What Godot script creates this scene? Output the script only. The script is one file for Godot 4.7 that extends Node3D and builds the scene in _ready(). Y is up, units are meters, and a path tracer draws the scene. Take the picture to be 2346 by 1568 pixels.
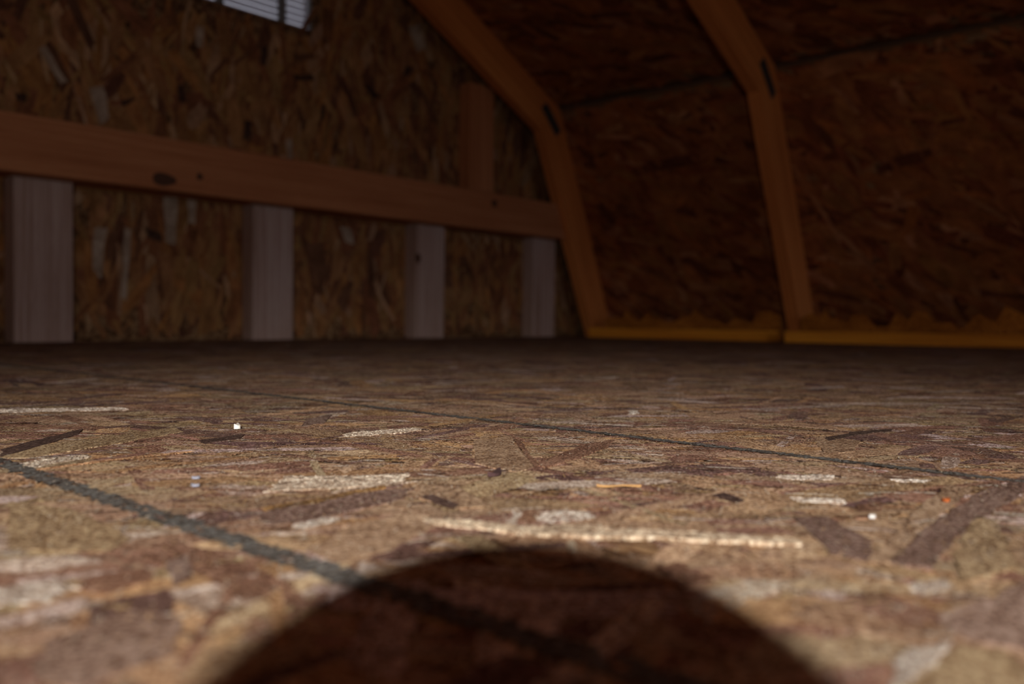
extends Node3D

# Axes: x runs along the gable wall (away to the right), -z towards that wall, y up; floor top at y = 0.
const LAMP_Y := 0.211
const RIDGE_X := 0.65
const FOOT_X := 1.99        # outside of the rafters where they meet the floor
const KNEE := Vector2(1.735, 0.58)
const PEAK_Y := 1.135
const WALL_Z := -1.489      # inner face of the gable boards
const STUD_Z := -1.451
const PLATE_Z := -1.413
const REAR_Z := 1.30

var rng := RandomNumberGenerator.new()
var stain := FastNoiseLite.new()
var taken := {}
var M := {}

# ---------- scene tree helpers ----------
func numbered(called: String) -> String:
	if not taken.has(called):
		taken[called] = 0
		return called
	taken[called] += 1
	return "%s_%03d" % [called, taken[called]]

func tag(o: Node, label := "", category := "", group := "", kind := "") -> Node:
	if label: o.set_meta("label", label)
	if category: o.set_meta("category", category)
	if group: o.set_meta("group", group)
	if kind: o.set_meta("kind", kind)
	return o

func base(called: String, at := Vector3.ZERO) -> Node3D:
	var o := Node3D.new()
	o.name = numbered(called)
	add_child(o)
	o.position = at
	return o

func put(mesh: Mesh, called: String, mat: Material, parent: Node = self, at := Vector3.ZERO) -> MeshInstance3D:
	var o := MeshInstance3D.new()
	o.name = numbered(called) if parent == self else called
	o.mesh = mesh
	o.material_override = mat
	o.cast_shadow = GeometryInstance3D.SHADOW_CASTING_SETTING_ON
	parent.add_child(o, true)
	o.position = at
	return o

# ---------- mesh helpers ----------
func tri(st: SurfaceTool, p: Array, n: Vector3, uvs: Array) -> void:
	# p: a convex polygon, any winding; turned so that n is its front
	var c: Vector3 = (p[1] - p[0]).cross(p[2] - p[0])
	var flip := c.dot(n) > 0.0
	for i in range(1, p.size() - 1):
		for k in ([0, i + 1, i] if flip else [0, i, i + 1]):
			st.set_normal(n)
			st.set_uv(uvs[k])
			st.add_vertex(p[k])

# a length of sawn timber: from a to b, width w across `side`, height h across the third axis, edges chamfered
func beam(a: Vector3, b: Vector3, side: Vector3, w: float, h: float, ch := 0.002, st: SurfaceTool = null) -> Mesh:
	var own := st == null
	if own:
		st = SurfaceTool.new()
		st.begin(Mesh.PRIMITIVE_TRIANGLES)
	var l := (b - a).normalized()
	var s := (side - l * side.dot(l)).normalized()
	var t := l.cross(s)
	var ring := [Vector2(w / 2 - ch, h / 2), Vector2(w / 2, h / 2 - ch), Vector2(w / 2, -h / 2 + ch), Vector2(w / 2 - ch, -h / 2),
		Vector2(-w / 2 + ch, -h / 2), Vector2(-w / 2, -h / 2 + ch), Vector2(-w / 2, h / 2 - ch), Vector2(-w / 2 + ch, h / 2)]
	var length := (b - a).length()
	var off := Vector2(rng.randf(), rng.randf())
	var round_at := 0.0
	for i in 8:
		var p: Vector2 = ring[i]
		var q: Vector2 = ring[(i + 1) % 8]
		var n2 := (p + q).normalized() if absf(p.x - q.x) > 1e-6 and absf(p.y - q.y) > 1e-6 else (Vector2(signf(p.x), 0) if absf(p.x - q.x) <= 1e-6 else Vector2(0, signf(p.y)))
		var step := p.distance_to(q)
		var u0 := off + Vector2(0, round_at / 0.2)
		var u1 := off + Vector2(0, (round_at + step) / 0.2)
		var along := Vector2(length / 0.6, 0)
		tri(st, [a + s * p.x + t * p.y, a + s * q.x + t * q.y, b + s * q.x + t * q.y, b + s * p.x + t * p.y], s * n2.x + t * n2.y, [u0, u1, u1 + along, u0 + along])
		round_at += step
	for e in [[a, -l], [b, l]]:
		var cap := []
		var uvs := []
		for p in ring:
			cap.append(e[0] + s * p.x + t * p.y)
			uvs.append(off + p / 0.2)
		tri(st, cap, e[1], uvs)
	return st.commit() if own else null

# a polygon in x, y (any simple outline) thick from z0 to z1
func slab_xy(poly: PackedVector2Array, z0: float, z1: float) -> Mesh:
	var st := SurfaceTool.new()
	st.begin(Mesh.PRIMITIVE_TRIANGLES)
	var order := Geometry2D.triangulate_polygon(poly)
	for k in range(0, order.size(), 3):
		for e in [[z0, Vector3(0, 0, signf(z0 - z1))], [z1, Vector3(0, 0, signf(z1 - z0))]]:
			var p := []
			var uv := []
			for j in 3:
				var v := poly[order[k + j]]
				p.append(Vector3(v.x, v.y, e[0]))
				uv.append(v)
			tri(st, p, e[1], uv)
	var mid := Vector2.ZERO
	for v in poly: mid += v / poly.size()
	for i in poly.size():
		var a := poly[i]
		var b := poly[(i + 1) % poly.size()]
		var n := Vector2(b.y - a.y, a.x - b.x).normalized()
		if n.dot((a + b) / 2 - mid) < 0: n = -n
		tri(st, [Vector3(a.x, a.y, z0), Vector3(b.x, b.y, z0), Vector3(b.x, b.y, z1), Vector3(a.x, a.y, z1)], Vector3(n.x, n.y, 0), [a, b, b, a])
	return st.commit()

# a flat piece on the floor: outline in x, z, its top at y1, rim down to y0
func flake(poly: PackedVector2Array, y0: float, y1: float, tint: Color, st: SurfaceTool, curl := 0.0) -> void:
	var mid := Vector2.ZERO
	for v in poly: mid += v / poly.size()
	var reach := 0.0
	for v in poly: reach = maxf(reach, v.distance_to(mid))
	var order := Geometry2D.triangulate_polygon(poly)
	var up := func(v: Vector2) -> float: return y1 + curl * pow(v.distance_to(mid) / reach, 2.0)
	var turn := rng.randf() * TAU
	for k in range(0, order.size(), 3):
		var p := []
		var uv := []
		for j in 3:
			var v := poly[order[k + j]]
			p.append(Vector3(v.x, up.call(v), v.y))
			uv.append(v.rotated(turn) / 0.1)
		st.set_color(tint)
		tri(st, p, Vector3.UP, uv)
	for i in poly.size():
		var a := poly[i]
		var b := poly[(i + 1) % poly.size()]
		var n := Vector2(b.y - a.y, a.x - b.x).normalized()
		if n.dot((a + b) / 2 - mid) < 0: n = -n
		st.set_color(tint)
		tri(st, [Vector3(a.x, y0, a.y), Vector3(b.x, y0, b.y), Vector3(b.x, up.call(b), b.y), Vector3(a.x, up.call(a), a.y)], Vector3(n.x, 0, n.y), [a / 0.1, b / 0.1, b / 0.1, a / 0.1])

# torn, frayed surface: thin slivers lying along the patch's long way
func shreds(poly: PackedVector2Array, y1: float, tint: Color, st: SurfaceTool) -> void:
	var lo := poly[0]
	var hi := poly[0]
	var run := Vector2.ZERO
	for a in poly:
		lo = lo.min(a)
		hi = hi.max(a)
		for b in poly:
			if a.distance_to(b) > run.length(): run = b - a
	var d := run.normalized()
	var made := 0
	var want := clampi(int(run.length() * 9000.0), 30, 420)
	for k in want * 4:
		var c := lo + Vector2(rng.randf(), rng.randf()) * (hi - lo)
		if not Geometry2D.is_point_in_polygon(c, poly): continue
		if stain.get_noise_2d(c.x * 200.0, c.y * 200.0 + y1 * 9000.0) < rng.randf_range(-0.35, 0.1): continue
		var e := d.rotated(rng.randfn(0.0, 0.22))
		var s := Vector2(-e.y, e.x)
		var L := rng.randf_range(0.0006, 0.0030)
		var W := rng.randf_range(0.00015, 0.0005)
		var q := PackedVector2Array([c - e * L * 0.5, c - e * L * 0.2 + s * W, c + e * L * 0.25 + s * W * rng.randf(), c + e * L * 0.5, c + e * L * 0.1 - s * W, c - e * L * 0.3 - s * W * rng.randf()])
		var g := rng.randf_range(0.82, 1.08)
		flake(q, y1 - 0.0004, y1 + rng.randf_range(-0.0002, 0.0000), Color(tint.r * g, tint.g * g, tint.b * g), st)
		made += 1
		if made >= want: break

# lathe round the z axis: profile of (z, radius)
func lathe(profile: Array, around := 40) -> Mesh:
	var st := SurfaceTool.new()
	st.begin(Mesh.PRIMITIVE_TRIANGLES)
	for k in profile.size() - 1:
		var p: Vector2 = profile[k]
		var q: Vector2 = profile[k + 1]
		for i in around:
			var a0 := TAU * i / around
			var a1 := TAU * (i + 1) / around
			var e0 := Vector3(cos(a0), sin(a0), 0)
			var e1 := Vector3(cos(a1), sin(a1), 0)
			var d := (q - p).normalized()
			var n := ((e0 + e1) * 0.5 * d.x + Vector3(0, 0, -1) * d.y).normalized()
			var pts := [e0 * p.y + Vector3(0, 0, p.x), e1 * p.y + Vector3(0, 0, p.x), e1 * q.y + Vector3(0, 0, q.x), e0 * q.y + Vector3(0, 0, q.x)]
			if p.y < 1e-6: pts.remove_at(1)
			elif q.y < 1e-6: pts.remove_at(3)
			var uvs := []
			for v in pts: uvs.append(Vector2(i * 0.05, v.z))
			tri(st, pts, n, uvs)
	return st.commit()

# ---------- textures ----------
func lattice(nx: int, ny: int, side: int) -> PackedByteArray:
	# smooth noise that repeats: random points, wrapped round the edge, enlarged
	var pad := 4
	var im := Image.create_empty(nx + 2 * pad, ny + 2 * pad, false, Image.FORMAT_L8)
	var v := PackedByteArray()
	for i in nx * ny: v.append(rng.randi() % 256)
	for y in ny + 2 * pad:
		for x in nx + 2 * pad:
			im.set_pixel(x, y, Color8(v[posmod(y - pad, ny) * nx + posmod(x - pad, nx)], 0, 0))
	@warning_ignore("integer_division")
	var w := int(round(float(side) * (nx + 2 * pad) / nx))
	var h := int(round(float(side) * (ny + 2 * pad) / ny))
	im.resize(w, h, Image.INTERPOLATE_CUBIC)
	var x0 := int(round(float(side) * pad / nx))
	var y0 := int(round(float(side) * pad / ny))
	var cut := im.get_region(Rect2i(x0, y0, side, side))
	return cut.get_data()

func grain_texture(side: int, layers: Array, low: float, high: float, warm: float) -> ImageTexture:
	# layers: [cells along, cells across, weight]; result: a factor between low and high, dark parts a little redder
	var sum := PackedFloat32Array()
	sum.resize(side * side)
	for l in layers:
		var d := lattice(l[0], l[1], side)
		var w: float = l[2] / 255.0
		for i in side * side: sum[i] += (d[i] - 127.5) * w
	var out := PackedByteArray()
	out.resize(side * side * 3)
	for i in side * side:
		var f := clampf(0.5 + sum[i], 0.0, 1.0)
		var g := low + (high - low) * f
		var s := 255.0 * pow(g, 1.0 / 2.2)
		var dim := 1.0 - f
		out[i * 3] = int(clampf(s, 0, 255))
		out[i * 3 + 1] = int(clampf(s * (1.0 - warm * dim), 0, 255))
		out[i * 3 + 2] = int(clampf(s * (1.0 - 1.6 * warm * dim), 0, 255))
	return ImageTexture.create_from_image(Image.create_from_data(side, side, false, Image.FORMAT_RGB8, out))

func lin(r: float, g: float, b: float) -> Color:
	return Color(r, g, b).linear_to_srgb()

func mat(c: Color, rough := 0.85, tex: Texture2D = null, relief := 0.0, spec := 0.35) -> StandardMaterial3D:
	var m := StandardMaterial3D.new()
	m.albedo_color = c
	m.roughness = rough
	m.metallic_specular = spec
	if tex:
		m.albedo_texture = tex
		if relief > 0.0:
			m.heightmap_enabled = true
			m.heightmap_texture = tex
			m.heightmap_scale = relief
	return m

# ---------- oriented strand board ----------
const TONES := [
	[0.42, 0.270, 0.140, 34.0], [0.42, 0.300, 0.150, 14.0], [0.29, 0.155, 0.090, 22.0],
	[0.190, 0.108, 0.075, 11.0], [0.54, 0.420, 0.300, 8.0], [0.45, 0.265, 0.115, 11.0]]

const CHIP_TONES := [
	[0.62, 0.55, 0.46, 42.0], [0.46, 0.33, 0.16, 18.0], [0.15, 0.085, 0.062, 26.0], [0.26, 0.13, 0.075, 14.0]]

func tone(tint := Color.WHITE, palette := TONES) -> Color:
	var pick := rng.randf() * 100.0
	for t in palette:
		pick -= t[3]
		if pick <= 0.0:
			var k := rng.randf_range(0.86, 1.14)
			return Color(t[0] * k * tint.r, t[1] * k * tint.g * rng.randf_range(0.96, 1.04), t[2] * k * tint.b * rng.randf_range(0.92, 1.08))
	return Color(0.4, 0.26, 0.14) * tint

# Pressed wood strands on a plane: o + a*axis_a + b*axis_b, facing axis_a x axis_b's given normal n.
# inside(Vector2) says where the board is; heading: main direction (radians from axis_a).
func strands(o: Vector3, ea: Vector3, eb: Vector3, n: Vector3, area: Rect2, count: int, heading: float, spread: float, long: Vector2, wide: Vector2, thick: float, sections: int, inside: Callable, tint := Color.WHITE, lift := 0.0, palette := TONES) -> ArrayMesh:
	var V := PackedVector3Array()
	var N := PackedVector3Array()
	var C := PackedColorArray()
	var UV := PackedVector2Array()
	var I := PackedInt32Array()
	var mirrored := ea.cross(eb).dot(n) < 0.0
	for k in count:
		var c := area.position + Vector2(rng.randf(), rng.randf()) * area.size
		var ang := heading + rng.randfn(0.0, spread)
		var d := Vector2(cos(ang), sin(ang))
		var s := Vector2(-d.y, d.x)
		var L := rng.randf_range(long.x, long.y)
		var W := wide.x + (wide.y - wide.x) * pow(rng.randf(), 1.7)
		var ok: bool = inside.call(c - d * L * 0.5 + s * W * 0.5) and inside.call(c + d * L * 0.5 + s * W * 0.5) and inside.call(c - d * L * 0.5 - s * W * 0.5) and inside.call(c + d * L * 0.5 - s * W * 0.5)
		if not ok:
			L *= 0.35
			W *= 0.5
			if not (inside.call(c - d * L * 0.5) and inside.call(c + d * L * 0.5) and inside.call(c + s * W * 0.5) and inside.call(c - s * W * 0.5)): continue
		var h := lift + thick * (0.15 + 0.8 * k / count)
		var tilt := rng.randfn(0.0, 0.10) * thick / W
		var pitch := rng.randfn(0.0, 0.22) * thick / L
		var nn := (n - (ea * s.x + eb * s.y) * tilt * 2.0 - (ea * d.x + eb * d.y) * pitch * 2.0).normalized()
		var col := tone(tint, palette)
		var slant0 := rng.randf_range(-0.9, 0.9) * W
		var slant1 := rng.randf_range(-0.9, 0.9) * W
		var start := V.size()
		var uo := Vector2(rng.randf(), rng.randf())
		var bow := rng.randfn(0.0, 0.03) * L
		for j in sections + 1:
			var f := float(j) / sections
			var at := (f - 0.5) * L
			var half := W * 0.5 * (0.90 + 0.14 * rng.randf())
			if j == 0 or j == sections: half *= rng.randf_range(0.45, 0.95)
			for e in 4:
				var side := [-1.0, -0.9, 0.9, 1.0][e] as float
				var x := at + (slant0 * (1.0 - f) + slant1 * f) * side * 0.5 * absf(2.0 * f - 1.0)
				if j == 0 or j == sections: x += rng.randf_range(-0.1, 0.1) * W
				var y := half * side + bow * (1.0 - pow(2.0 * f - 1.0, 2.0))
				var p := c + d * x + s * y
				var hh := h + y * tilt + at * pitch - (0.3 * thick if e == 0 or e == 3 or j == 0 or j == sections else 0.0)
				V.append(o + ea * p.x + eb * p.y + n * hh)
				N.append(nn)
				var dirt := 1.0 + 0.42 * stain.get_noise_3d(p.x * 40.0 + k * 3.7, p.y * 40.0, float(k))
				C.append(Color(col.r * dirt, col.g * dirt, col.b * dirt))
				UV.append(uo + Vector2(x, y) / 0.1)
		for j in sections:
			for e in 3:
				var a := start + j * 4 + e
				var q := [a, a + 1, a + 5, a + 4]
				for t in ([0, 2, 1, 0, 3, 2] if mirrored else [0, 1, 2, 0, 2, 3]): I.append(q[t])
	var arrays := []
	arrays.resize(Mesh.ARRAY_MAX)
	arrays[Mesh.ARRAY_VERTEX] = V
	arrays[Mesh.ARRAY_NORMAL] = N
	arrays[Mesh.ARRAY_COLOR] = C
	arrays[Mesh.ARRAY_TEX_UV] = UV
	arrays[Mesh.ARRAY_INDEX] = I
	var m := ArrayMesh.new()
	m.add_surface_from_arrays(Mesh.PRIMITIVE_TRIANGLES, arrays)
	return m

# loose fibres standing a little off the board: thin three-sided slivers
func fibres(count: int, area: Rect2, inside: Callable) -> ArrayMesh:
	var V := PackedVector3Array()
	var N := PackedVector3Array()
	var C := PackedColorArray()
	var UV := PackedVector2Array()
	var I := PackedInt32Array()
	for k in count:
		var c := area.position + Vector2(rng.randf(), rng.randf()) * area.size
		if not inside.call(c): continue
		if stain.get_noise_2d(c.x * 260.0, c.y * 260.0) < rng.randf_range(-0.35, 0.5): continue
		var ang := -0.75 + rng.randfn(0.0, 0.5)
		var d := Vector3(cos(ang), rng.randfn(0.0, 0.05), sin(ang))
		var s := Vector3(-sin(ang), 0, cos(ang))
		var L := 0.0005 + 0.0026 * pow(rng.randf(), 3.0)
		var W := rng.randf_range(0.00006, 0.00017)
		var y := 0.00072 + rng.randf() * 0.0002
		var o := Vector3(c.x, y, c.y)
		var g := rng.randf()
		var col := Color(0.62, 0.52, 0.40) if g < 0.45 else (Color(0.24, 0.135, 0.085) if g < 0.65 else Color(0.46, 0.28, 0.13))
		var b := V.size()
		for p in [o - d * L * 0.5 - s * W, o - d * L * 0.5 + s * W, o + d * L * 0.5 + s * W * 0.4, o + d * L * 0.5 - s * W * 0.4]:
			V.append(p)
			C.append(col)
			UV.append(Vector2(c.x, c.y) * 10.0)
			N.append(Vector3(0, 1, 0))
		for t in [0, 2, 1, 0, 3, 2]: I.append(b + t)
	var arrays := []
	arrays.resize(Mesh.ARRAY_MAX)
	arrays[Mesh.ARRAY_VERTEX] = V
	arrays[Mesh.ARRAY_NORMAL] = N
	arrays[Mesh.ARRAY_COLOR] = C
	arrays[Mesh.ARRAY_TEX_UV] = UV
	arrays[Mesh.ARRAY_INDEX] = I
	var m := ArrayMesh.new()
	m.add_surface_from_arrays(Mesh.PRIMITIVE_TRIANGLES, arrays)
	return m

# strands that the photograph lets one pick out near the camera: tone, outline in x, z
const MARKED := [
	["C", [0.1156, -0.1817, 0.1296, -0.1957, 0.1423, -0.1849, 0.1550, -0.1760, 0.1471, -0.1678, 0.1305, -0.1729, 0.1225, -0.1778]],
	["P", [0.1003, -0.1613, 0.1083, -0.1654, 0.1280, -0.1663, 0.1432, -0.1601, 0.1287, -0.1513, 0.1036, -0.1488, 0.0962, -0.1515]],
	["O", [0.1044, -0.1662, 0.1242, -0.1663, 0.1401, -0.1681, 0.1383, -0.1651, 0.1150, -0.1619, 0.1034, -0.1629]],
	["W", [0.0999, -0.1477, 0.1045, -0.1501, 0.1103, -0.1476, 0.1088, -0.1445, 0.0995, -0.1444]],
	["R", [0.1212, -0.1341, 0.1263, -0.1278, 0.1312, -0.1141, 0.1401, -0.1066, 0.1429, -0.0989, 0.1513, -0.0862, 0.1593, -0.0693, 0.1567, -0.0673, 0.1459, -0.0831, 0.1365, -0.0965, 0.1266, -0.1101, 0.1200, -0.1276]],
	["W", [0.1316, -0.1191, 0.1407, -0.1249, 0.1413, -0.1231, 0.1318, -0.1167]],
	["W", [0.1372, -0.1167, 0.1454, -0.1202, 0.1521, -0.1146, 0.1472, -0.1088, 0.1384, -0.1121]],
	["D", [0.1339, -0.1178, 0.1437, -0.1244, 0.1462, -0.1218, 0.1356, -0.1149]],
	["P", [0.1784, -0.0786, 0.1854, -0.0758, 0.1693, -0.0590, 0.1538, -0.0542, 0.1547, -0.0615]],
	["P", [0.2739, -0.0539, 0.2362, -0.0573, 0.1878, -0.0551, 0.1553, -0.0511, 0.1572, -0.0453, 0.1984, -0.0497, 0.2485, -0.0488]],
	["T", [0.1559, -0.0513, 0.1871, -0.0557, 0.2417, -0.0597, 0.2421, -0.0659, 0.1936, -0.0603, 0.1530, -0.0543]],
	["K", [0.1735, -0.0455, 0.2089, -0.0506, 0.2030, -0.0450, 0.1686, -0.0342, 0.1519, -0.0391]],
	["D", [0.1916, -0.1618, 0.2318, -0.1768, 0.2510, -0.1761, 0.2324, -0.1665, 0.2073, -0.1597, 0.1899, -0.1571]],
	["T", [0.2137, -0.2090, 0.2313, -0.2077, 0.1877, -0.1593, 0.1774, -0.1575, 0.1802, -0.1752]],
	["D", [0.2313, -0.2077, 0.2344, -0.2080, 0.1910, -0.1603, 0.1863, -0.1586]],
	["B", [0.0939, -0.2947, 0.1053, -0.3062, 0.1324, -0.3291, 0.1254, -0.3155, 0.0995, -0.2893, 0.0893, -0.2801]],
	["W", [0.1325, -0.4266, 0.1777, -0.3985, 0.1732, -0.3842, 0.1272, -0.4094]],
	["B", [0.1473, -0.2729, 0.1665, -0.2763, 0.1592, -0.2675, 0.1447, -0.2639]],
	["K", [0.0870, -0.2801, 0.1074, -0.2973, 0.1585, -0.3115, 0.1547, -0.2975, 0.1271, -0.2852, 0.0940, -0.2733]],
	["C", [0.0898, -0.2644, 0.0983, -0.2690, 0.1089, -0.2678, 0.1074, -0.2624, 0.0957, -0.2585, 0.0883, -0.2537]],
	["W", [0.1013, -0.0335, 0.1159, -0.0352, 0.1220, -0.0325, 0.1113, -0.0316, 0.1024, -0.0324]],
	["K", [0.1008, -0.0324, 0.1215, -0.0311, 0.1240, -0.0267, 0.1184, -0.0226, 0.1113, -0.0212]],
	["M", [0.1305, -0.0363, 0.1610, -0.0313, 0.1262, -0.0244, 0.1247, -0.0304]],
	["M", [0.0423, -0.1173, 0.0551, -0.1208, 0.0583, -0.1122, 0.0515, -0.1012, 0.0394, -0.0993, 0.0370, -0.1053]],
	["W", [0.0451, -0.1456, 0.0531, -0.1437, 0.0543, -0.1376, 0.0482, -0.1335, 0.0427, -0.1379]],
	["D", [0.0559, -0.1408, 0.0662, -0.1405, 0.0636, -0.1327, 0.0559, -0.1313, 0.0541, -0.1347]],
	["P", [0.0699, -0.1404, 0.0751, -0.1429, 0.0692, -0.1303, 0.0643, -0.1271]],
	["K", [0.0691, -0.2116, 0.0758, -0.1952, 0.0731, -0.1603, 0.0658, -0.1546, 0.0549, -0.1680]],
	["B", [0.1865, -0.1028, 0.1911, -0.1019, 0.1864, -0.0943, 0.1831, -0.0942]],
	["B", [0.3076, -0.1247, 0.3363, -0.1245, 0.3556, -0.1172, 0.3461, -0.1152, 0.3257, -0.1206, 0.3030, -0.1213]],
	["W", [0.1983, -0.0880, 0.2044, -0.0789, 0.2006, -0.0765, 0.1945, -0.0847]],
	["W", [0.2242, -0.1033, 0.2354, -0.0941, 0.2279, -0.0904, 0.2196, -0.1006]],
	["W", [0.2415, -0.0787, 0.2462, -0.0722, 0.2419, -0.0712, 0.2379, -0.0770]],
	["C", [0.1860, -0.2479, 0.1986, -0.2557, 0.2246, -0.2489, 0.2199, -0.2425, 0.1934, -0.2440]],
	["T", [0.1470, -0.1628, 0.1507, -0.1510, 0.1413, -0.1319, 0.1336, -0.1365, 0.1362, -0.1507]],
	["T", [0.1100, -0.1400, 0.1268, -0.1403, 0.1217, -0.1281, 0.1018, -0.1196, 0.0902, -0.1194, 0.0910, -0.1307]],
	["P", [0.2086, -0.3001, 0.2282, -0.3089, 0.2066, -0.2854, 0.1939, -0.2817]],
	["D", [0.1251, -0.0794, 0.1305, -0.0776, 0.1255, -0.0682, 0.1186, -0.0705]],
	["B", [0.1362, -0.1507, 0.1400, -0.1504, 0.1366, -0.1379, 0.1327, -0.1356]],
	["C", [0.1121, -0.0666, 0.1285, -0.0652, 0.1296, -0.0590, 0.1080, -0.0600]],
	["W", [0.1452, -0.0444, 0.1512, -0.0415, 0.1469, -0.0393, 0.1410, -0.0424]],
	["D", [0.1990, -0.0734, 0.2083, -0.0708, 0.1911, -0.0658, 0.1856, -0.0684]],
	["W", [0.3366, -0.2290, 0.3416, -0.2271, 0.3302, -0.2195, 0.3239, -0.2204]],
	["T", [0.2996, -0.1261, 0.3148, -0.1276, 0.3122, -0.1140, 0.2844, -0.1052, 0.2735, -0.1094]],
]
# the same on the gable wall (x, y) and on the lower roof board (z, distance up the slope)
const WALL_MARKED := [
	["W", [0.5316, 0.4638, 0.5420, 0.4718, 0.5736, 0.4227, 0.5655, 0.4147]],
	["W", [0.6100, 0.4196, 0.6319, 0.4270, 0.6433, 0.3741, 0.6261, 0.3609]],
	["W", [0.7978, 0.5674, 0.8130, 0.5697, 0.8080, 0.5308, 0.7978, 0.5299]],
	["W", [0.6166, 0.1907, 0.6380, 0.1911, 0.6286, 0.1044, 0.6144, 0.1183]],
	["W", [0.7367, 0.2624, 0.7633, 0.2616, 0.7585, 0.1704, 0.7391, 0.1744]],
	["W", [0.7814, 0.2598, 0.7982, 0.2601, 0.7949, 0.2101, 0.7831, 0.2114]],
	["W", [1.3012, 0.6961, 1.3336, 0.7093, 1.3540, 0.6604, 1.3276, 0.6463]],
	["W", [0.6674, 0.1951, 0.6786, 0.1924, 0.6710, 0.0690, 0.6598, 0.0761]],
	["W", [1.1189, 0.2341, 1.1472, 0.2320, 1.1555, 0.2004, 1.1304, 0.2032]],
	["W", [0.9860, 0.3940, 0.9990, 0.3978, 1.0032, 0.3606, 0.9912, 0.3563]],
	["B", [0.7688, 0.4968, 0.7812, 0.4981, 0.8514, 0.4785, 0.8452, 0.4677]],
	["B", [1.0025, 0.5238, 1.0499, 0.5340, 1.0521, 0.5222, 1.0046, 0.5140]],
	["B", [0.9299, 0.5639, 0.9452, 0.5650, 0.9415, 0.5291, 0.9281, 0.5278]],
	["B", [0.7607, 0.4542, 0.7730, 0.4568, 0.7796, 0.4294, 0.7664, 0.4238]],
	["B", [1.1762, 0.5445, 1.1974, 0.5433, 1.2240, 0.5244, 1.2048, 0.5150]],
	["B", [1.2956, 0.6079, 1.3189, 0.6083, 1.3086, 0.5895, 1.2831, 0.5802]],
	["B", [0.4978, 0.3886, 0.5148, 0.3906, 0.5135, 0.3768, 0.4997, 0.3768]],
	["B", [0.8948, 0.4163, 0.9115, 0.4168, 0.9060, 0.3853, 0.8913, 0.3772]],
	["B", [0.6602, 0.4064, 0.6878, 0.4191, 0.6848, 0.4111, 0.6639, 0.3968]],
	["B", [0.7015, 0.1981, 0.7327, 0.1893, 0.7343, 0.1733, 0.7092, 0.1798]],
	["B", [1.0683, 0.4779, 1.0801, 0.4802, 1.0781, 0.4487, 1.0674, 0.4468]],
	["D", [1.0328, 0.1916, 1.0752, 0.1982, 1.0974, 0.1241, 1.0542, 0.1223]],
	["D", [1.1088, 0.0792, 1.1422, 0.1260, 1.1561, 0.1173, 1.1314, 0.0522]],
	["D", [0.6416, 0.1819, 0.6578, 0.1943, 0.6474, 0.1420, 0.6344, 0.1339]],
	["D", [1.3927, 0.2174, 1.4206, 0.2194, 1.4503, 0.1182, 1.4246, 0.1174]],
]
const ROOF_MARKED := [
	["M", [-0.6353, 0.3943, -0.6102, 0.3888, -0.5492, 0.3356, -0.5737, 0.3379]],
	["M", [-0.6071, 0.3411, -0.5818, 0.3405, -0.5302, 0.2796, -0.5546, 0.2814]],
	["M", [-0.7111, 0.3935, -0.6881, 0.3956, -0.6565, 0.3644, -0.6797, 0.3573]],
	["M", [-0.7429, 0.2657, -0.7142, 0.2688, -0.6924, 0.2231, -0.7255, 0.2198]],
	["M", [-0.7266, 0.5109, -0.7126, 0.5133, -0.6294, 0.4433, -0.6470, 0.4411]],
	["M", [-0.5082, 0.2092, -0.4657, 0.1934, -0.4601, 0.1655, -0.5070, 0.1765]],
	["W", [-0.9834, 0.4741, -0.9668, 0.4751, -0.9446, 0.4392, -0.9583, 0.4357]],
	["W", [-1.0593, 0.5906, -1.0270, 0.5835, -1.0421, 0.5659, -1.0684, 0.5759]],
	["W", [-1.1841, 0.4176, -1.1684, 0.4204, -1.1278, 0.3682, -1.1413, 0.3628]],
	["O", [-0.8184, 0.5562, -0.7750, 0.5584, -0.7237, 0.5625, -0.7264, 0.5559, -0.7764, 0.5495, -0.8152, 0.5464]],
	["B", [-0.6483, 0.4992, -0.5666, 0.4828, -0.5529, 0.4593, -0.6263, 0.4696]],
]
const MARK_TONES := {
	"C": Color(0.60, 0.53, 0.43), "W": Color(0.68, 0.63, 0.56), "R": Color(0.62, 0.53, 0.40), "P": Color(0.28, 0.19, 0.155), "O": Color(0.50, 0.30, 0.12),
	"D": Color(0.30, 0.17, 0.11), "T": Color(0.45, 0.315, 0.205), "K": Color(0.46, 0.345, 0.205), "B": Color(0.12, 0.075, 0.06), "M": Color(0.40, 0.285, 0.225)}

func profile() -> PackedVector2Array:
	return PackedVector2Array([Vector2(2 * RIDGE_X - FOOT_X, 0), Vector2(FOOT_X, 0), KNEE, Vector2(RIDGE_X, PEAK_Y), Vector2(2 * RIDGE_X - KNEE.x, KNEE.y)])

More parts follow.
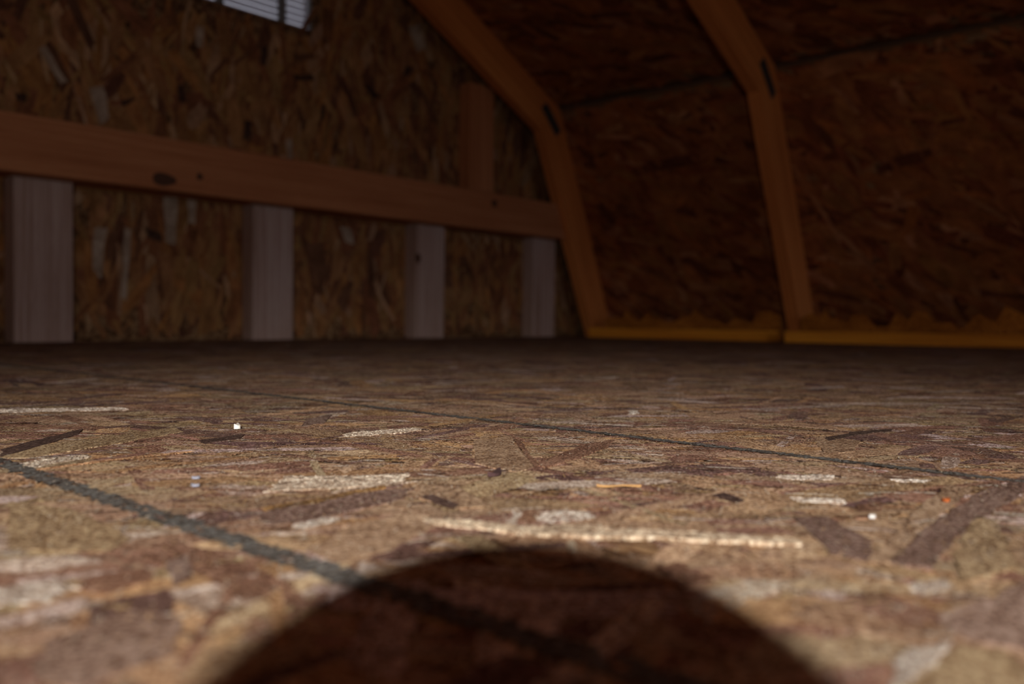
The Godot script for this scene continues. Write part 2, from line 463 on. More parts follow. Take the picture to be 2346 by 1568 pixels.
# ---------- things ----------
func roof_truss(z: float, label: String) -> Node3D:
	# front face (towards the rear of the loft) at z; timber 28 mm thick, 89 mm deep
	var t := base("roof_truss", Vector3(RIDGE_X, 0, z - 0.014))
	tag(t, label, "truss", "roof trusses along the loft")
	for s in [1.0, -1.0]:
		var foot := Vector2(FOOT_X - RIDGE_X, 0.0)
		var knee := Vector2(KNEE.x - RIDGE_X, KNEE.y)
		var peak := Vector2(0, PEAK_Y)
		var dl := (knee - foot).normalized()
		var du := (peak - knee).normalized()
		var nl := Vector2(-absf(dl.y), dl.x if dl.x < 0 else -dl.x)
		nl = Vector2(-dl.y, dl.x)
		if nl.x > 0: nl = -nl
		var nu := Vector2(-du.y, du.x)
		if nu.y > 0: nu = -nu
		var m := (nl + nu).normalized()
		m = m * 0.089 / m.dot(nl)
		var inner_knee := knee + m
		var inner_foot := foot + nl * 0.089 - dl * ((foot + nl * 0.089).y / dl.y)
		var inner_peak := Vector2(0, PEAK_Y - 0.089 / cos(atan2(absf(du.y), absf(du.x))))
		var low := PackedVector2Array([Vector2(foot.x * s, foot.y), Vector2(knee.x * s, knee.y), Vector2(inner_knee.x * s, inner_knee.y), Vector2(inner_foot.x * s, inner_foot.y)])
		var top := PackedVector2Array([Vector2(knee.x * s, knee.y), Vector2(0, peak.y), Vector2(0, inner_peak.y), Vector2(inner_knee.x * s, inner_knee.y)])
		put(timber_xy(low, 0.014, -0.014, dl * Vector2(s, 1)), "rafter_leg", M.pine, t)
		put(timber_xy(top, 0.014, -0.014, du * Vector2(s, 1)), "rafter", M.pine, t)
		# pressed metal nail plates over the knee joint, on both faces
		var mid := (knee + inner_knee) * 0.5
		for f in [1.0, -1.0]:
			var g := Vector3(mid.x * s, mid.y, 0.0149 * f)
			var along := Vector3((inner_knee.x - knee.x) * s, inner_knee.y - knee.y, 0).normalized()
			var tilt := Vector3((dl.x + du.x) * s, dl.y + du.y, 0).normalized()
			put(beam(g - tilt * 0.042, g + tilt * 0.042, along, 0.026, 0.0016, 0.0003), "nail_plate", M.plate, t)
	return t

# like slab_xy, with the grain running along `run`
func timber_xy(poly: PackedVector2Array, z0: float, z1: float, run: Vector2) -> Mesh:
	var st := SurfaceTool.new()
	st.begin(Mesh.PRIMITIVE_TRIANGLES)
	var off := Vector2(rng.randf(), rng.randf())
	var r := run.normalized()
	var a2 := Vector2(-r.y, r.x)
	for e in [[z0, Vector3(0, 0, signf(z0 - z1))], [z1, Vector3(0, 0, signf(z1 - z0))]]:
		var p := []
		var uv := []
		for v in poly:
			p.append(Vector3(v.x, v.y, e[0]))
			uv.append(off + Vector2(v.dot(r) / 0.6, v.dot(a2) / 0.2 + e[0] * 7.0))
		tri(st, p, e[1], uv)
	var mid := Vector2.ZERO
	for v in poly: mid += v / poly.size()
	for i in poly.size():
		var a := poly[i]
		var b := poly[(i + 1) % poly.size()]
		var n := Vector2(b.y - a.y, a.x - b.x).normalized()
		if n.dot((a + b) / 2 - mid) < 0: n = -n
		var ua := off + Vector2(a.dot(r) / 0.6, 0.37 + 0.2 * i)
		var ub := off + Vector2(b.dot(r) / 0.6, 0.37 + 0.2 * i)
		var w := Vector2(0, absf(z1 - z0) / 0.2)
		tri(st, [Vector3(a.x, a.y, z0), Vector3(b.x, b.y, z0), Vector3(b.x, b.y, z1), Vector3(a.x, a.y, z1)], Vector3(n.x, n.y, 0), [ua, ub, ub + w, ua + w])
	return st.commit()

func box_part(parent: Node, called: String, lo: Vector3, hi: Vector3, m: Material) -> MeshInstance3D:
	# a sawn board; grain along its longest side
	var d := hi - lo
	var c := (lo + hi) * 0.5
	var mesh: Mesh
	if d.x >= d.y and d.x >= d.z:
		mesh = beam(Vector3(lo.x, c.y, c.z), Vector3(hi.x, c.y, c.z), Vector3.UP, d.y, d.z, minf(0.002, minf(d.y, d.z) * 0.2))
	elif d.y >= d.z:
		mesh = beam(Vector3(c.x, lo.y, c.z), Vector3(c.x, hi.y, c.z), Vector3.RIGHT, d.x, d.z, minf(0.002, minf(d.x, d.z) * 0.2))
	else:
		mesh = beam(Vector3(c.x, c.y, lo.z), Vector3(c.x, c.y, hi.z), Vector3.UP, d.y, d.x, minf(0.002, minf(d.y, d.x) * 0.2))
	return put(mesh, called, m, parent)

func knot(parent: Node, at: Vector3, rx: float, ry: float) -> void:
	var st := SurfaceTool.new()
	st.begin(Mesh.PRIMITIVE_TRIANGLES)
	var ring := []
	var uvs := []
	for i in 16:
		var a := TAU * i / 16.0
		var k := 1.0 + 0.08 * sin(3.0 * a + at.x * 20.0)
		ring.append(at + Vector3(cos(a) * rx * k, sin(a) * ry * k, 0.0004))
		uvs.append(Vector2(cos(a), sin(a)) * 0.05)
	tri(st, ring, Vector3(0, 0, 1), uvs)
	for i in 16:
		var p: Vector3 = ring[i]
		var q: Vector3 = ring[(i + 1) % 16]
		tri(st, [p, q, q - Vector3(0, 0, 0.002), p - Vector3(0, 0, 0.002)], ((p + q) * 0.5 - at).normalized(), [Vector2.ZERO, Vector2.ZERO, Vector2.ZERO, Vector2.ZERO])
	put(st.commit(), "knot", M.knot, parent)

func _ready() -> void:
	rng.seed = 20417
	stain.seed = 7
	stain.frequency = 1.0
	stain.fractal_octaves = 3

	# --- camera ---
	var cam := Camera3D.new()
	cam.name = "view"
	add_child(cam)
	var heading := deg_to_rad(41.9)
	var dip := atan(49.0 / 2000.0)
	var ahead := Vector3(cos(heading), 0, -sin(heading))
	var right := Vector3(sin(heading), 0, cos(heading))
	var fwd := ahead * cos(dip) - Vector3.UP * sin(dip)
	var up := right.cross(fwd)
	var r2 := (right + up * 0.01).normalized()
	var u2 := (up - right * 0.01).normalized()
	cam.transform = Transform3D(Basis(r2, u2, -fwd), Vector3(0, 0.042, 0))
	var lens := CameraAttributesPhysical.new()
	lens.frustum_focal_length = 35.0
	lens.exposure_aperture = 13.5
	lens.frustum_focus_distance = 0.300
	cam.attributes = lens
	cam.fov = rad_to_deg(2.0 * atan(784.0 / 2000.0))
	cam.near = 0.004
	cam.far = 100.0
	cam.current = true

	# --- sky and exposure ---
	var env := Environment.new()
	var sky := Sky.new()
	var air := ProceduralSkyMaterial.new()
	air.sky_top_color = lin(0.90, 0.93, 1.08)
	air.sky_horizon_color = lin(1.0, 0.985, 1.12)
	air.ground_horizon_color = lin(0.70, 0.68, 0.72)
	air.ground_bottom_color = lin(0.12, 0.12, 0.11)
	air.sun_angle_max = 0.0
	air.sky_energy_multiplier = 1.0
	sky.sky_material = air
	env.background_mode = Environment.BG_SKY
	env.sky = sky
	env.tonemap_mode = Environment.TONE_MAPPER_LINEAR
	env.tonemap_exposure = 1.0
	env.sdfgi_enabled = true
	env.ssao_enabled = true
	env.ssil_enabled = true
	var we := WorldEnvironment.new()
	we.name = "environment"
	we.environment = env
	add_child(we)

	# --- materials ---
	var strand_grain := grain_texture(1024, [[14, 150, 0.45], [60, 420, 0.55], [210, 230, 1.25], [420, 460, 0.8], [90, 110, 0.6], [5, 9, 0.4]], 0.24, 1.0, 0.13)
	var timber_grain := grain_texture(512, [[4, 40, 0.5], [8, 110, 0.4], [40, 200, 0.25], [2, 5, 0.45]], 0.62, 1.0, 0.10)
	var osb := mat(Color.WHITE, 0.9, strand_grain, 0.035, 0.3)
	osb.vertex_color_use_as_albedo = true
	M.osb = osb
	var ink := mat(Color.WHITE, 0.9, strand_grain, 0.02, 0.2)
	ink.vertex_color_use_as_albedo = true
	M.ink = ink
	M.board = mat(lin(0.30, 0.18, 0.09), 0.9, strand_grain, 0.03, 0.3)
	M.pine = mat(lin(0.84, 0.330, 0.095), 0.7, timber_grain, 0.02, 0.35)
	M.rail = mat(lin(0.63, 0.285, 0.130), 0.75, timber_grain, 0.02, 0.35)
	M.stud = mat(lin(0.59, 0.47, 0.435), 0.8, timber_grain, 0.02, 0.35)
	M.cleat = mat(lin(0.92, 0.40, 0.04), 0.7, timber_grain, 0.02, 0.35)
	M.torn = mat(lin(0.64, 0.26, 0.04), 0.9, strand_grain, 0.03, 0.3)
	M.knot = mat(lin(0.10, 0.045, 0.025), 0.7)
	M.plate = mat(lin(0.10, 0.10, 0.105), 0.5, null, 0.0, 0.5)
	M.plate.metallic = 0.6
	M.frame = mat(lin(0.20, 0.195, 0.19), 0.6)
	M.slat = mat(lin(0.62, 0.61, 0.64), 0.6)
	M.slat.backlight_enabled = true
	M.slat.backlight = lin(0.50, 0.49, 0.53)
	M.glass = mat(Color(0.95, 0.97, 1.0, 0.06), 0.03, null, 0.0, 0.5)
	M.glass.transparency = BaseMaterial3D.TRANSPARENCY_ALPHA
	M.black = mat(lin(0.02, 0.02, 0.021), 0.45, null, 0.0, 0.5)
	M.rubber = mat(lin(0.025, 0.025, 0.025), 0.8)
	M.chip = mat(Color.WHITE, 0.85)
	M.chip.vertex_color_use_as_albedo = true
	M.lamp_face = mat(lin(0.9, 0.9, 0.9), 0.3)
	M.lamp_face.emission_enabled = true
	M.lamp_face.emission = Color.WHITE
	M.lamp_face.emission_energy_multiplier = 3.0

	# --- the lamp behind the camera that throws the round shadow of the lens ---
	build_lamp(Vector3(0, LAMP_Y, 0) - ahead * 0.36 - right * 0.006, ahead)
	build_floor()
	build_wall_left()
	build_roof()
	build_rear()
	roof_truss(-1.402, "orange pine gambrel truss standing against the boarded gable wall")
	roof_truss(-0.824, "orange pine gambrel truss next in front of the gable truss, at right")
	roof_truss(-0.248, "pine gambrel truss third from the gable wall")
	roof_truss(0.33, "pine gambrel truss fourth from the gable wall")
	roof_truss(0.90, "pine gambrel truss farthest from the windowed gable wall")
	build_eave()
	build_loose()
	build_photo_camera(ahead, right)

func build_lamp(at: Vector3, ahead: Vector3) -> void:
	var t := base("work_lamp", Vector3(at.x, 0, at.z))
	t.basis = Basis(-ahead.cross(Vector3.UP) * -1.0, Vector3.UP, -ahead)
	tag(t, "small black lamp on a round foot standing behind the camera", "lamp")
	# +z of the lathe is turned to -z (ahead) for the head
	var head := put(lathe([Vector2(0.06, 0.0), Vector2(0.06, 0.016), Vector2(0.02, 0.019), Vector2(0.0, 0.020), Vector2(0.0, 0.0165), Vector2(0.003, 0.0165), Vector2(0.003, 0.0)]), "lamp_head", M.black, t, Vector3(0, at.y, 0.006))
	put(lathe([Vector2(0.0, 0.0), Vector2(0.0, 0.0115), Vector2(0.002, 0.012)]), "lamp_lens", M.lamp_face, head, Vector3(0, 0, 0.0005))
	# flap below the lens that keeps the beam off the floor close by
	put(beam(Vector3(-0.026, at.y - 0.0176, -0.036), Vector3(0.026, at.y - 0.0176, -0.036), Vector3(0, -0.17, -1), 0.056, 0.0012, 0.0003), "flap", M.black, t)
	put(beam(Vector3(0, 0.012, 0.03), Vector3(0, at.y - 0.015, 0.03), Vector3.RIGHT, 0.012, 0.012, 0.003), "pole", M.black, t)
	var foot := put(lathe([Vector2(0.0, 0.0), Vector2(0.0, 0.07), Vector2(0.008, 0.07), Vector2(0.014, 0.05), Vector2(0.014, 0.0)]), "foot", M.black, t, Vector3(0, 0.0005, 0.03))
	foot.rotation.x = -PI / 2
	var l := SpotLight3D.new()
	l.name = "lamp_light"
	t.add_child(l)
	l.position = Vector3(0, at.y, -0.012)
	l.rotation.x = deg_to_rad(-39.0)
	l.light_color = Color(1.0, 0.985, 0.96)
	l.light_energy = 1.36
	l.light_size = 0.011
	l.spot_angle = 41.0
	l.spot_angle_attenuation = 1.0
	l.spot_range = 12.0
	l.spot_attenuation = 2.0
	l.shadow_enabled = true
	# the lamp's wide spill over roof and walls
	var g := OmniLight3D.new()
	g.name = "lamp_glow"
	t.add_child(g)
	g.position = Vector3(0, at.y, -0.012)
	g.light_color = l.light_color
	g.light_energy = 0.145
	g.light_size = 0.011
	g.omni_range = 12.0
	g.omni_attenuation = 2.0
	g.shadow_enabled = true

const FLOOR_TINT := Color(1.20, 1.27, 1.58)

func build_floor() -> void:
	var x0 := 2 * RIDGE_X - FOOT_X
	var f := base("floor")
	tag(f, "", "", "", "structure")
	box_part(f, "floor_board", Vector3(x0, -0.018, WALL_Z), Vector3(FOOT_X, 0.0, REAR_Z), M.board)
	# strands: fine near the camera, coarser beyond
	var near_box := Rect2(-0.15, -0.75, 0.95, 0.95)
	var in_near := func(p: Vector2) -> bool: return near_box.has_point(p)
	var in_far := func(p: Vector2) -> bool: return p.x > x0 + 0.01 and p.x < FOOT_X - 0.01 and p.y > WALL_Z + 0.004 and p.y < REAR_Z - 0.01 and not near_box.grow(-0.05).has_point(p)
	var s := put(strands(Vector3.ZERO, Vector3.RIGHT, Vector3.BACK, Vector3.UP, near_box, 15000, 0.75, 0.75, Vector2(0.012, 0.085), Vector2(0.0015, 0.015), 0.0007, 7, in_near, FLOOR_TINT), "strand_surface", M.osb, f)
	tag(s, "", "", "", "stuff")
	s = put(strands(Vector3.ZERO, Vector3.RIGHT, Vector3.BACK, Vector3.UP, Rect2(x0, WALL_Z, FOOT_X - x0, REAR_Z - WALL_Z), 22000, 0.75, 0.75, Vector2(0.04, 0.12), Vector2(0.004, 0.022), 0.0007, 3, in_far, FLOOR_TINT), "strand_surface", M.osb, f)
	tag(s, "", "", "", "stuff")
	# small lifted slivers in bands
	var in_band := func(p: Vector2) -> bool: return near_box.has_point(p) and stain.get_noise_2d(p.x * 22.0 - p.y * 20.0, (p.x + p.y) * 6.0) > -0.05
	s = put(strands(Vector3.ZERO, Vector3.RIGHT, Vector3.BACK, Vector3.UP, Rect2(0, -0.6, 0.55, 0.6), 5200, 0.80, 0.22, Vector2(0.0025, 0.014), Vector2(0.0003, 0.0016), 0.0002, 4, in_band, Color.WHITE, 0.0006, CHIP_TONES), "strand_surface", M.osb, f)
	tag(s, "", "", "", "stuff")
	s = put(fibres(110000, Rect2(0.0, -0.55, 0.5, 0.52), func(_p): return true), "fibre_fuzz", M.chip, f)
	tag(s, "", "", "", "stuff")
	# strands that can be picked out
	for e in MARKED:
		var poly := PackedVector2Array()
		var raw: Array = e[1]
		var n := raw.size() >> 1
		for i in n:
			var a := Vector2(raw[2 * i], raw[2 * i + 1])
			var b := Vector2(raw[2 * ((i + 1) % n)], raw[2 * ((i + 1) % n) + 1])
			var parts := clampi(int(a.distance_to(b) / 0.004), 1, 8)
			for k in parts:
				var p := a.lerp(b, float(k) / parts)
				if k > 0: p += Vector2(rng.randfn(0, 0.0004), rng.randfn(0, 0.0004))
				poly.append(p)
		if Geometry2D.triangulate_polygon(poly).is_empty(): continue
		var st := SurfaceTool.new()
		st.begin(Mesh.PRIMITIVE_TRIANGLES)
		var k := rng.randf_range(0.92, 1.08)
		var c: Color = MARK_TONES[e[0]]
		var top := 0.0009 if e[0] in ["W", "C", "B"] else 0.00078
		if e[0] == "R": top = 0.0012
		if e[0] in ["W", "C", "R"]:
			shreds(poly, top, c, st)
			c = c.lerp(MARK_TONES["T"], 0.35)
			top -= 0.0002
		flake(poly, 0.0002, top, Color(c.r * k, c.g * k, c.b * k), st)
		put(st.commit(), "wood_strand", M.osb, f)
	# two dark guide lines printed along the board
	for line in [[0.0855, 0.0033], [0.2615, 0.0029]]:
		var x: float = line[0]
		var hw: float = line[1]
		var st := SurfaceTool.new()
		st.begin(Mesh.PRIMITIVE_TRIANGLES)
		var z := 0.25
		var wob := rng.randf() * 50.0
		while z > -1.45:
			var step := 0.0012 if z > -0.6 else 0.004
			var w0 := hw + 0.0012 * stain.get_noise_2d(z * 200.0, wob)
			var w1 := hw + 0.0012 * stain.get_noise_2d(z * 200.0, wob + 31.0)
			var v0 := hw + 0.0012 * stain.get_noise_2d((z - step) * 200.0, wob)
			var v1 := hw + 0.0012 * stain.get_noise_2d((z - step) * 200.0, wob + 31.0)
			for piece in 6:
				var a := lerpf(-w0, w1, piece / 6.0)
				var b := lerpf(-w0, w1, (piece + 1) / 6.0)
				var c := lerpf(-v0, v1, piece / 6.0)
				var d := lerpf(-v0, v1, (piece + 1) / 6.0)
				if (piece == 0 or piece == 5) and rng.randf() < 0.4: continue
				if stain.get_noise_2d(z * 130.0 + piece * 0.7, wob + x * 900.0 + piece * 0.35) > 0.40: continue
				var g := 0.16 + 0.06 * stain.get_noise_2d(z * 600.0, piece * 3.0 + wob)
				st.set_color(Color(g, g * 0.98, g * 0.93))
				tri(st, [Vector3(x + a, 0.00088, z), Vector3(x + b, 0.00088, z), Vector3(x + d, 0.00088, z - step), Vector3(x + c, 0.00088, z - step)], Vector3.UP,
					[Vector2(a, z) * 10.0, Vector2(b, z) * 10.0, Vector2(d, z - step) * 10.0, Vector2(c, z - step) * 10.0])
			z -= step
		put(st.commit(), "guide_line", M.ink, f)

const WIN := Rect2(0.30, 0.622, 0.753, 0.215)   # opening in the gable boards, x and y

func marks(list: Array, parent: Node, o: Vector3, ea: Vector3, eb: Vector3, n: Vector3, tint: Color) -> void:
	var ez := ea.cross(n)
	var sign := signf(ez.dot(eb))
	for e in list:
		var raw: Array = e[1]
		var poly := PackedVector2Array()
		var count := raw.size() >> 1
		for i in count:
			var a := Vector2(raw[2 * i], raw[2 * i + 1] * sign)
			var b := Vector2(raw[2 * ((i + 1) % count)], raw[2 * ((i + 1) % count) + 1] * sign)
			for k in 3: poly.append(a.lerp(b, k / 3.0) + Vector2(rng.randfn(0, 0.0009), rng.randfn(0, 0.0009)))
		if Geometry2D.triangulate_polygon(poly).is_empty(): continue
		var st := SurfaceTool.new()
		st.begin(Mesh.PRIMITIVE_TRIANGLES)
		var c: Color = MARK_TONES[e[0]]
		flake(poly, 0.0, 0.0012, Color(c.r * tint.r, c.g * tint.g, c.b * tint.b), st)
		var m := put(st.commit(), "wood_strand", M.osb, parent)
		m.transform = Transform3D(Basis(ea, n, ez), o)

func build_wall_left() -> void:
	var w := base("wall_left")
	tag(w, "", "", "", "structure")
	var p := profile()
	var rects := [Rect2(-1, -0.1, 4, WIN.position.y + 0.1), Rect2(-1, WIN.position.y, 1 + WIN.position.x, WIN.size.y), Rect2(WIN.end.x, WIN.position.y, 2, WIN.size.y), Rect2(-1, WIN.end.y, 4, 2)]
	for r in rects:
		var q := PackedVector2Array([r.position, Vector2(r.end.x, r.position.y), r.end, Vector2(r.position.x, r.end.y)])
		for piece in Geometry2D.intersect_polygons(p, q):
			put(slab_xy(piece, WALL_Z, WALL_Z - 0.012), "wall_board", M.board, w)
	var inside := func(v: Vector2) -> bool: return v.y > 0.002 and v.x > -0.7 and v.x < FOOT_X - 0.02 - v.y * 0.44 and v.y < 1.1 - absf(v.x - RIDGE_X) * 0.51 and not WIN.grow(0.004).has_point(v)
	var s := put(strands(Vector3(0, 0, WALL_Z), Vector3.RIGHT, Vector3.UP, Vector3.BACK, Rect2(-0.2, 0, 2.2, 1.1), 7500, PI / 2, 0.42, Vector2(0.05, 0.14), Vector2(0.006, 0.030), 0.0008, 4, inside, Color(1.32, 1.10, 0.90)), "strand_surface", M.osb, w)
	tag(s, "", "", "", "stuff")
	marks(WALL_MARKED, w, Vector3(0, 0, WALL_Z), Vector3.RIGHT, Vector3.UP, Vector3.BACK, Color(1, 0.9, 0.8))
	# studs laid flat on the boards, right edges 405 mm apart
	var k := 0
	for e in [-0.645, -0.24, 0.165, 0.57, 0.98, 1.385, 1.785]:
		var o := box_part(w, "stud", Vector3(e - 0.089, 0.0012, WALL_Z + 0.001), Vector3(e, 0.254, STUD_Z), M.stud)
		if absf(e - 1.385) < 0.01: knot(o, Vector3(1.303, 0.178, STUD_Z), 0.007, 0.012)
	box_part(w, "gable_stud", Vector3(1.462, 0.3445, WALL_Z + 0.001), Vector3(1.545, 0.60, STUD_Z), M.rail)
	# the rail across them
	var rail := box_part(w, "rail", Vector3(-0.44, 0.2545, WALL_Z + 0.001), Vector3(1.835, 0.3425, PLATE_Z), M.rail)
	knot(rail, Vector3(0.700, 0.272, PLATE_Z), 0.021, 0.011)
	knot(rail, Vector3(0.764, 0.285, PLATE_Z), 0.006, 0.006)
	knot(rail, Vector3(1.508, 0.318, PLATE_Z), 0.010, 0.009)
	# window
	var win := base("window_1")
	tag(win, "", "", "", "structure")
	var z0 := WALL_Z - 0.040
	var z1 := WALL_Z - 0.013
	var f := put(beam(Vector3(WIN.position.x, WIN.position.y - 0.005, -1.516), Vector3(WIN.end.x, WIN.position.y - 0.005, -1.516), Vector3.UP, 0.011, 0.027), "window_sill", M.frame, win)
	f.name = "window_sill"
	box_part(win, "window_frame", Vector3(WIN.position.x, WIN.end.y, z0), Vector3(WIN.end.x, WIN.end.y + 0.012, z1), M.frame)
	box_part(win, "window_frame", Vector3(WIN.position.x - 0.012, WIN.position.y, z0), Vector3(WIN.position.x, WIN.end.y, z1), M.frame)
	box_part(win, "window_frame", Vector3(WIN.end.x, WIN.position.y, z0), Vector3(WIN.end.x + 0.012, WIN.end.y, z1), M.frame)
	for x in [0.984, 0.850, 0.716, 0.582, 0.448]:
		box_part(win, "window_bar", Vector3(x - 0.008, WIN.position.y + 0.001, z1 - 0.004), Vector3(x + 0.008, WIN.end.y - 0.001, z1 + 0.006), M.frame)
	var y := WIN.position.y + 0.002
	while y < WIN.end.y - 0.012:
		var a := Vector3(WIN.position.x + 0.001, y + 0.0045, z1 - 0.010)
		var b := Vector3(WIN.end.x - 0.001, y + 0.0045, z1 - 0.010)
		put(beam(a, b, Vector3(0, 1, -0.12), 0.0121, 0.001, 0.0002), "slat", M.slat, win)
		y += 0.0128
	box_part(win, "pane", Vector3(WIN.position.x + 0.001, WIN.position.y + 0.001, z0 + 0.004), Vector3(WIN.end.x - 0.001, WIN.end.y - 0.001, z0 + 0.007), M.glass)

func build_roof() -> void:
	var c := base("ceiling")
	tag(c, "", "", "", "structure")
	for s in [1.0, -1.0]:
		var foot := Vector2(RIDGE_X + s * (FOOT_X - RIDGE_X), -0.02)
		var knee := Vector2(RIDGE_X + s * (KNEE.x - RIDGE_X), KNEE.y)
		var peak := Vector2(RIDGE_X, PEAK_Y)
		for e in [[foot, knee, 0.0013], [knee, peak, 0.0013]]:
			var a: Vector2 = e[0]
			var b: Vector2 = e[1]
			var d := (b - a).normalized()
			var n := Vector2(d.y, -d.x)
			if n.x * s < 0: n = -n
			a += d * e[2] * (1.0 if a == knee else 0.0)
			b -= d * e[2] * (1.0 if b == knee else 0.0)
			var poly := PackedVector2Array([a, b, b + n * 0.012, a + n * 0.012])
			put(slab_xy(poly, WALL_Z - 0.012, REAR_Z + 0.012), "roof_board", M.board, c)
			var along := Vector3(d.x, d.y, 0)
			var inn := Vector3(-n.x, -n.y, 0)
			var L := (b - a).length()
			var count := int(L * 2.79 * 3300.0) if s > 0 else int(L * 2.79 * 1200.0)
			var inside := func(v: Vector2) -> bool: return v.x > WALL_Z + 0.003 and v.x < REAR_Z - 0.003 and v.y > 0.003 and v.y < L - 0.003
			var o := put(strands(Vector3(a.x, a.y, 0), Vector3(0, 0, 1), along, inn, Rect2(WALL_Z, 0, REAR_Z - WALL_Z, L), count, -0.55 * s, 0.45, Vector2(0.06, 0.15), Vector2(0.008, 0.034), 0.0008, 4, inside, Color(1.25, 0.76, 0.50)), "strand_surface", M.osb, c)
			tag(o, "", "", "", "stuff")
			if s > 0 and a == foot: marks(ROOF_MARKED, c, Vector3(FOOT_X, 0, 0), Vector3(0, 0, 1), along, inn, Color(1.55, 1.0, 0.8))
	# felt strip over the knee joint and the ridge, outside
	for j in [Vector2(KNEE.x + 0.010, KNEE.y + 0.014), Vector2(2 * RIDGE_X - KNEE.x - 0.010, KNEE.y + 0.014), Vector2(RIDGE_X, PEAK_Y + 0.016)]:
		box_part(c, "joint_cover", Vector3(j.x - 0.03, j.y - 0.004, WALL_Z - 0.012), Vector3(j.x + 0.03, j.y + 0.004, REAR_Z + 0.012), M.rubber)

const DOOR := Rect2(0.60, -0.1, 1.05, 0.85)   # loft hatch, open to the daylight behind the camera

func build_rear() -> void:
	var w := base("wall_rear")
	tag(w, "", "", "", "structure")
	for r in [Rect2(-1, -0.1, 1 + DOOR.position.x, 2), Rect2(DOOR.end.x, -0.1, 3, 2), Rect2(DOOR.position.x, DOOR.end.y, DOOR.size.x, 2)]:
		var q := PackedVector2Array([r.position, Vector2(r.end.x, r.position.y), r.end, Vector2(r.position.x, r.end.y)])
		for piece in Geometry2D.intersect_polygons(profile(), q):
			put(slab_xy(piece, REAR_Z, REAR_Z + 0.012), "wall_board", M.board, w)
	var inside := func(v: Vector2) -> bool: return v.y > 0.002 and absf(v.x - RIDGE_X) < FOOT_X - RIDGE_X - 0.02 - v.y * 0.44 and v.y < 1.1 - absf(v.x - RIDGE_X) * 0.51 and not DOOR.grow(0.004).has_point(v)
	var s := put(strands(Vector3(0, 0, REAR_Z), Vector3.RIGHT, Vector3.UP, Vector3.FORWARD, Rect2(-0.7, 0, 2.7, 1.1), 3500, PI / 2, 0.42, Vector2(0.06, 0.15), Vector2(0.010, 0.032), 0.0008, 3, inside), "strand_surface", M.osb, w)
	tag(s, "", "", "", "stuff")

func build_eave() -> void:
	# low cleats on the floor between the truss feet, and torn board edges standing behind them
	var spans := [[-1.360, -0.868, 1.812, "flat orange batten on floor between the two truss feet", "torn strip of board behind the batten between the two truss feet"],
		[-0.815, -0.292, 1.782, "flat orange batten on floor right of the nearer truss foot", "torn strip of board behind the batten right of the nearer truss foot"]]
	for e in spans:
		var o := put(beam(Vector3(e[2] + 0.0325, 0.0135, e[0]), Vector3(e[2] + 0.0325, 0.0135, e[1]), Vector3.UP, 0.024, 0.065, 0.003), "batten", M.cleat)
		tag(o, e[3], "batten", "battens along the eave")
		var st := SurfaceTool.new()
		st.begin(Mesh.PRIMITIVE_TRIANGLES)
		var z: float = e[0] + 0.005
		var x: float = e[2] + 0.075
		var last := 0.05
		while z < e[1] - 0.012:
			var step := rng.randf_range(0.008, 0.03)
			var z2 := minf(z + step, e[1] - 0.004)
			var hgt := clampf(0.055 + 0.03 * stain.get_noise_1d(z * 40.0) + rng.randf_range(-0.012, 0.012), 0.03, 0.085)
			var q := [Vector3(x, 0.0015, z), Vector3(x, 0.0015, z2), Vector3(x - 0.008, hgt, z2), Vector3(x - 0.008, last, z)]
			var uv := [Vector2(z, 0) * 4, Vector2(z2, 0) * 4, Vector2(z2, hgt) * 4, Vector2(z, last) * 4]
			tri(st, q, Vector3.LEFT, uv)
			var r := []
			for v in q: r.append(v + Vector3(0.009, 0, 0))
			tri(st, r, Vector3.RIGHT, uv)
			tri(st, [q[2], q[3], r[3], r[2]], Vector3.UP, uv)
			if z == e[0] + 0.005: tri(st, [q[0], q[3], r[3], r[0]], Vector3.FORWARD, uv)
			last = hgt
			z = z2
			if z2 >= e[1] - 0.004: break
		var t := put(st.commit(), "board_strip", M.torn)
		tag(t, e[4], "board strip", "torn board strips along the eave")

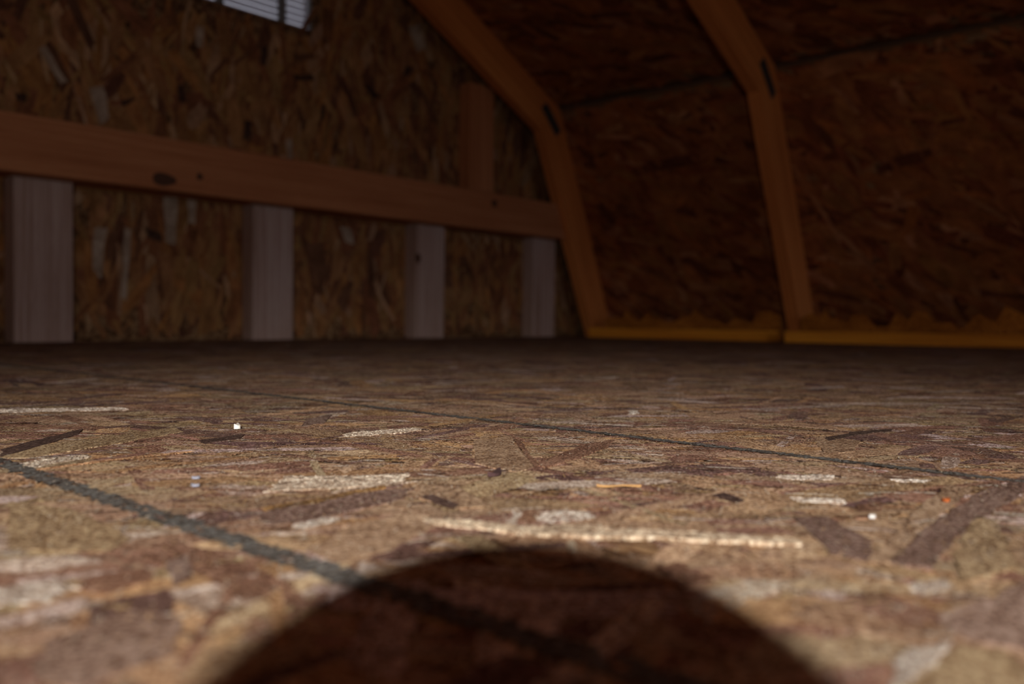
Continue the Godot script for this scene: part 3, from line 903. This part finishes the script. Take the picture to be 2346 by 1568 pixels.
func build_loose() -> void:
	# crumbs lying on the floor: name, label, x, z, turn, length, width, curl, colour
	var list := [
		["wood_flake", "dark brown flake lying between the two guide lines", 0.1696, -0.1577, -0.35, 0.0072, 0.0026, 0.0010, Color(0.055, 0.03, 0.028)],
		["wood_chip", "tiny pale chip lying alone on the left floor", 0.1726, -0.2915, -0.7, 0.0032, 0.0022, 0.0016, Color(0.72, 0.68, 0.60)],
		["splinter", "thin wavy orange splinter on the floor right of the dark flake", 0.179, -0.1245, 0.80, 0.0110, 0.00045, 0.0003, Color(0.36, 0.20, 0.08)],
		["resin_drop", "small orange crumb at right by the dark strand", 0.2185, -0.0596, 0.2, 0.0020, 0.0016, 0.0004, Color(0.32, 0.085, 0.02)],
		["plaster_crumb", "small blue-grey crumb left, upper of a pair", 0.1115, -0.2078, 0.5, 0.0020, 0.0013, 0.0003, Color(0.24, 0.24, 0.29)],
		["plaster_crumb", "small blue-grey crumb left, lower of a pair", 0.1062, -0.1985, 0.9, 0.0020, 0.0013, 0.0003, Color(0.24, 0.24, 0.29)],
		["plaster_crumb", "small white crumb at right near the mauve strand", 0.1884, -0.0659, 0.4, 0.0014, 0.0011, 0.0004, Color(0.60, 0.58, 0.56)],
		["wood_curl", "pale curl of wood at the edge of the round shadow", 0.1235, -0.0958, -0.8, 0.0042, 0.0014, 0.0014, Color(0.62, 0.52, 0.38)]]
	for e in list:
		var st := SurfaceTool.new()
		st.begin(Mesh.PRIMITIVE_TRIANGLES)
		var poly := PackedVector2Array()
		if e[0] == "splinter":
			for i in 22:
				var f := (i if i < 11 else 21 - i) / 10.0
				var w: float = e[6] * 0.5 * (0.25 + 1.2 * f * (1.0 - f)) * (1.0 if i < 11 else -1.0)
				poly.append(Vector2((f - 0.5) * e[5], w + 0.0009 * sin(f * 7.5)).rotated(e[4]))
		for i in (0 if e[0] == "splinter" else 14):
			var a := TAU * i / 14.0
			var v := Vector2(cos(a) * e[5] * 0.5, sin(a) * e[6] * 0.5) * (1.0 + 0.12 * sin(3.0 * a + e[2] * 90.0))
			poly.append(v.rotated(e[4]))
		flake(poly, 0.0, 0.0004, e[8], st, e[7])
		var o := put(st.commit(), e[0], M.chip, self, Vector3(e[2], 0.0009, e[3]))
		tag(o, e[1], e[0].replace("_", " "))

func build_photo_camera(ahead: Vector3, right: Vector3) -> void:
	var t := base("photo_camera", -ahead * 0.004)
	t.basis = Basis(right, Vector3.UP, -ahead)
	tag(t, "black camera with a round lens resting on the floor", "camera")
	var barrel := put(lathe([Vector2(0.075, 0.0), Vector2(0.075, 0.0300), Vector2(0.034, 0.0300), Vector2(0.032, 0.0282), Vector2(0.012, 0.0282), Vector2(0.010, 0.0300), Vector2(0.001, 0.0300), Vector2(0.0, 0.0290), Vector2(0.0, 0.0262), Vector2(0.006, 0.0235), Vector2(0.006, 0.0)], 64), "lens_barrel", M.black, t, Vector3(0, 0.0415, 0.0))
	put(lathe([Vector2(0.0035, 0.0), Vector2(0.0045, 0.014), Vector2(0.0058, 0.0232)], 48), "front_glass", M.glass, barrel, Vector3.ZERO)
	for k in 24:
		var a := TAU * k / 24.0
		var e := Vector3(cos(a), sin(a), 0)
		put(beam(e * 0.0285 + Vector3(0, 0, 0.013), e * 0.0285 + Vector3(0, 0, 0.031), Vector3(-e.y, e.x, 0), 0.003, 0.0012, 0.0003), "focus_ridge", M.rubber, barrel)
	put(beam(Vector3(-0.062, 0.043, 0.095), Vector3(0.062, 0.043, 0.095), Vector3.UP, 0.081, 0.038, 0.006), "body", M.black, t)
	put(beam(Vector3(0.034, 0.042, 0.073), Vector3(0.061, 0.042, 0.073), Vector3.UP, 0.074, 0.020, 0.008), "grip", M.rubber, t)
	var rel := put(lathe([Vector2(0.0, 0.006), Vector2(0.003, 0.006), Vector2(0.004, 0.005), Vector2(0.004, 0.0)], 24), "shutter_button", M.black, t, Vector3(0.05, 0.0832, 0.09))
	rel.rotation.x = -PI / 2
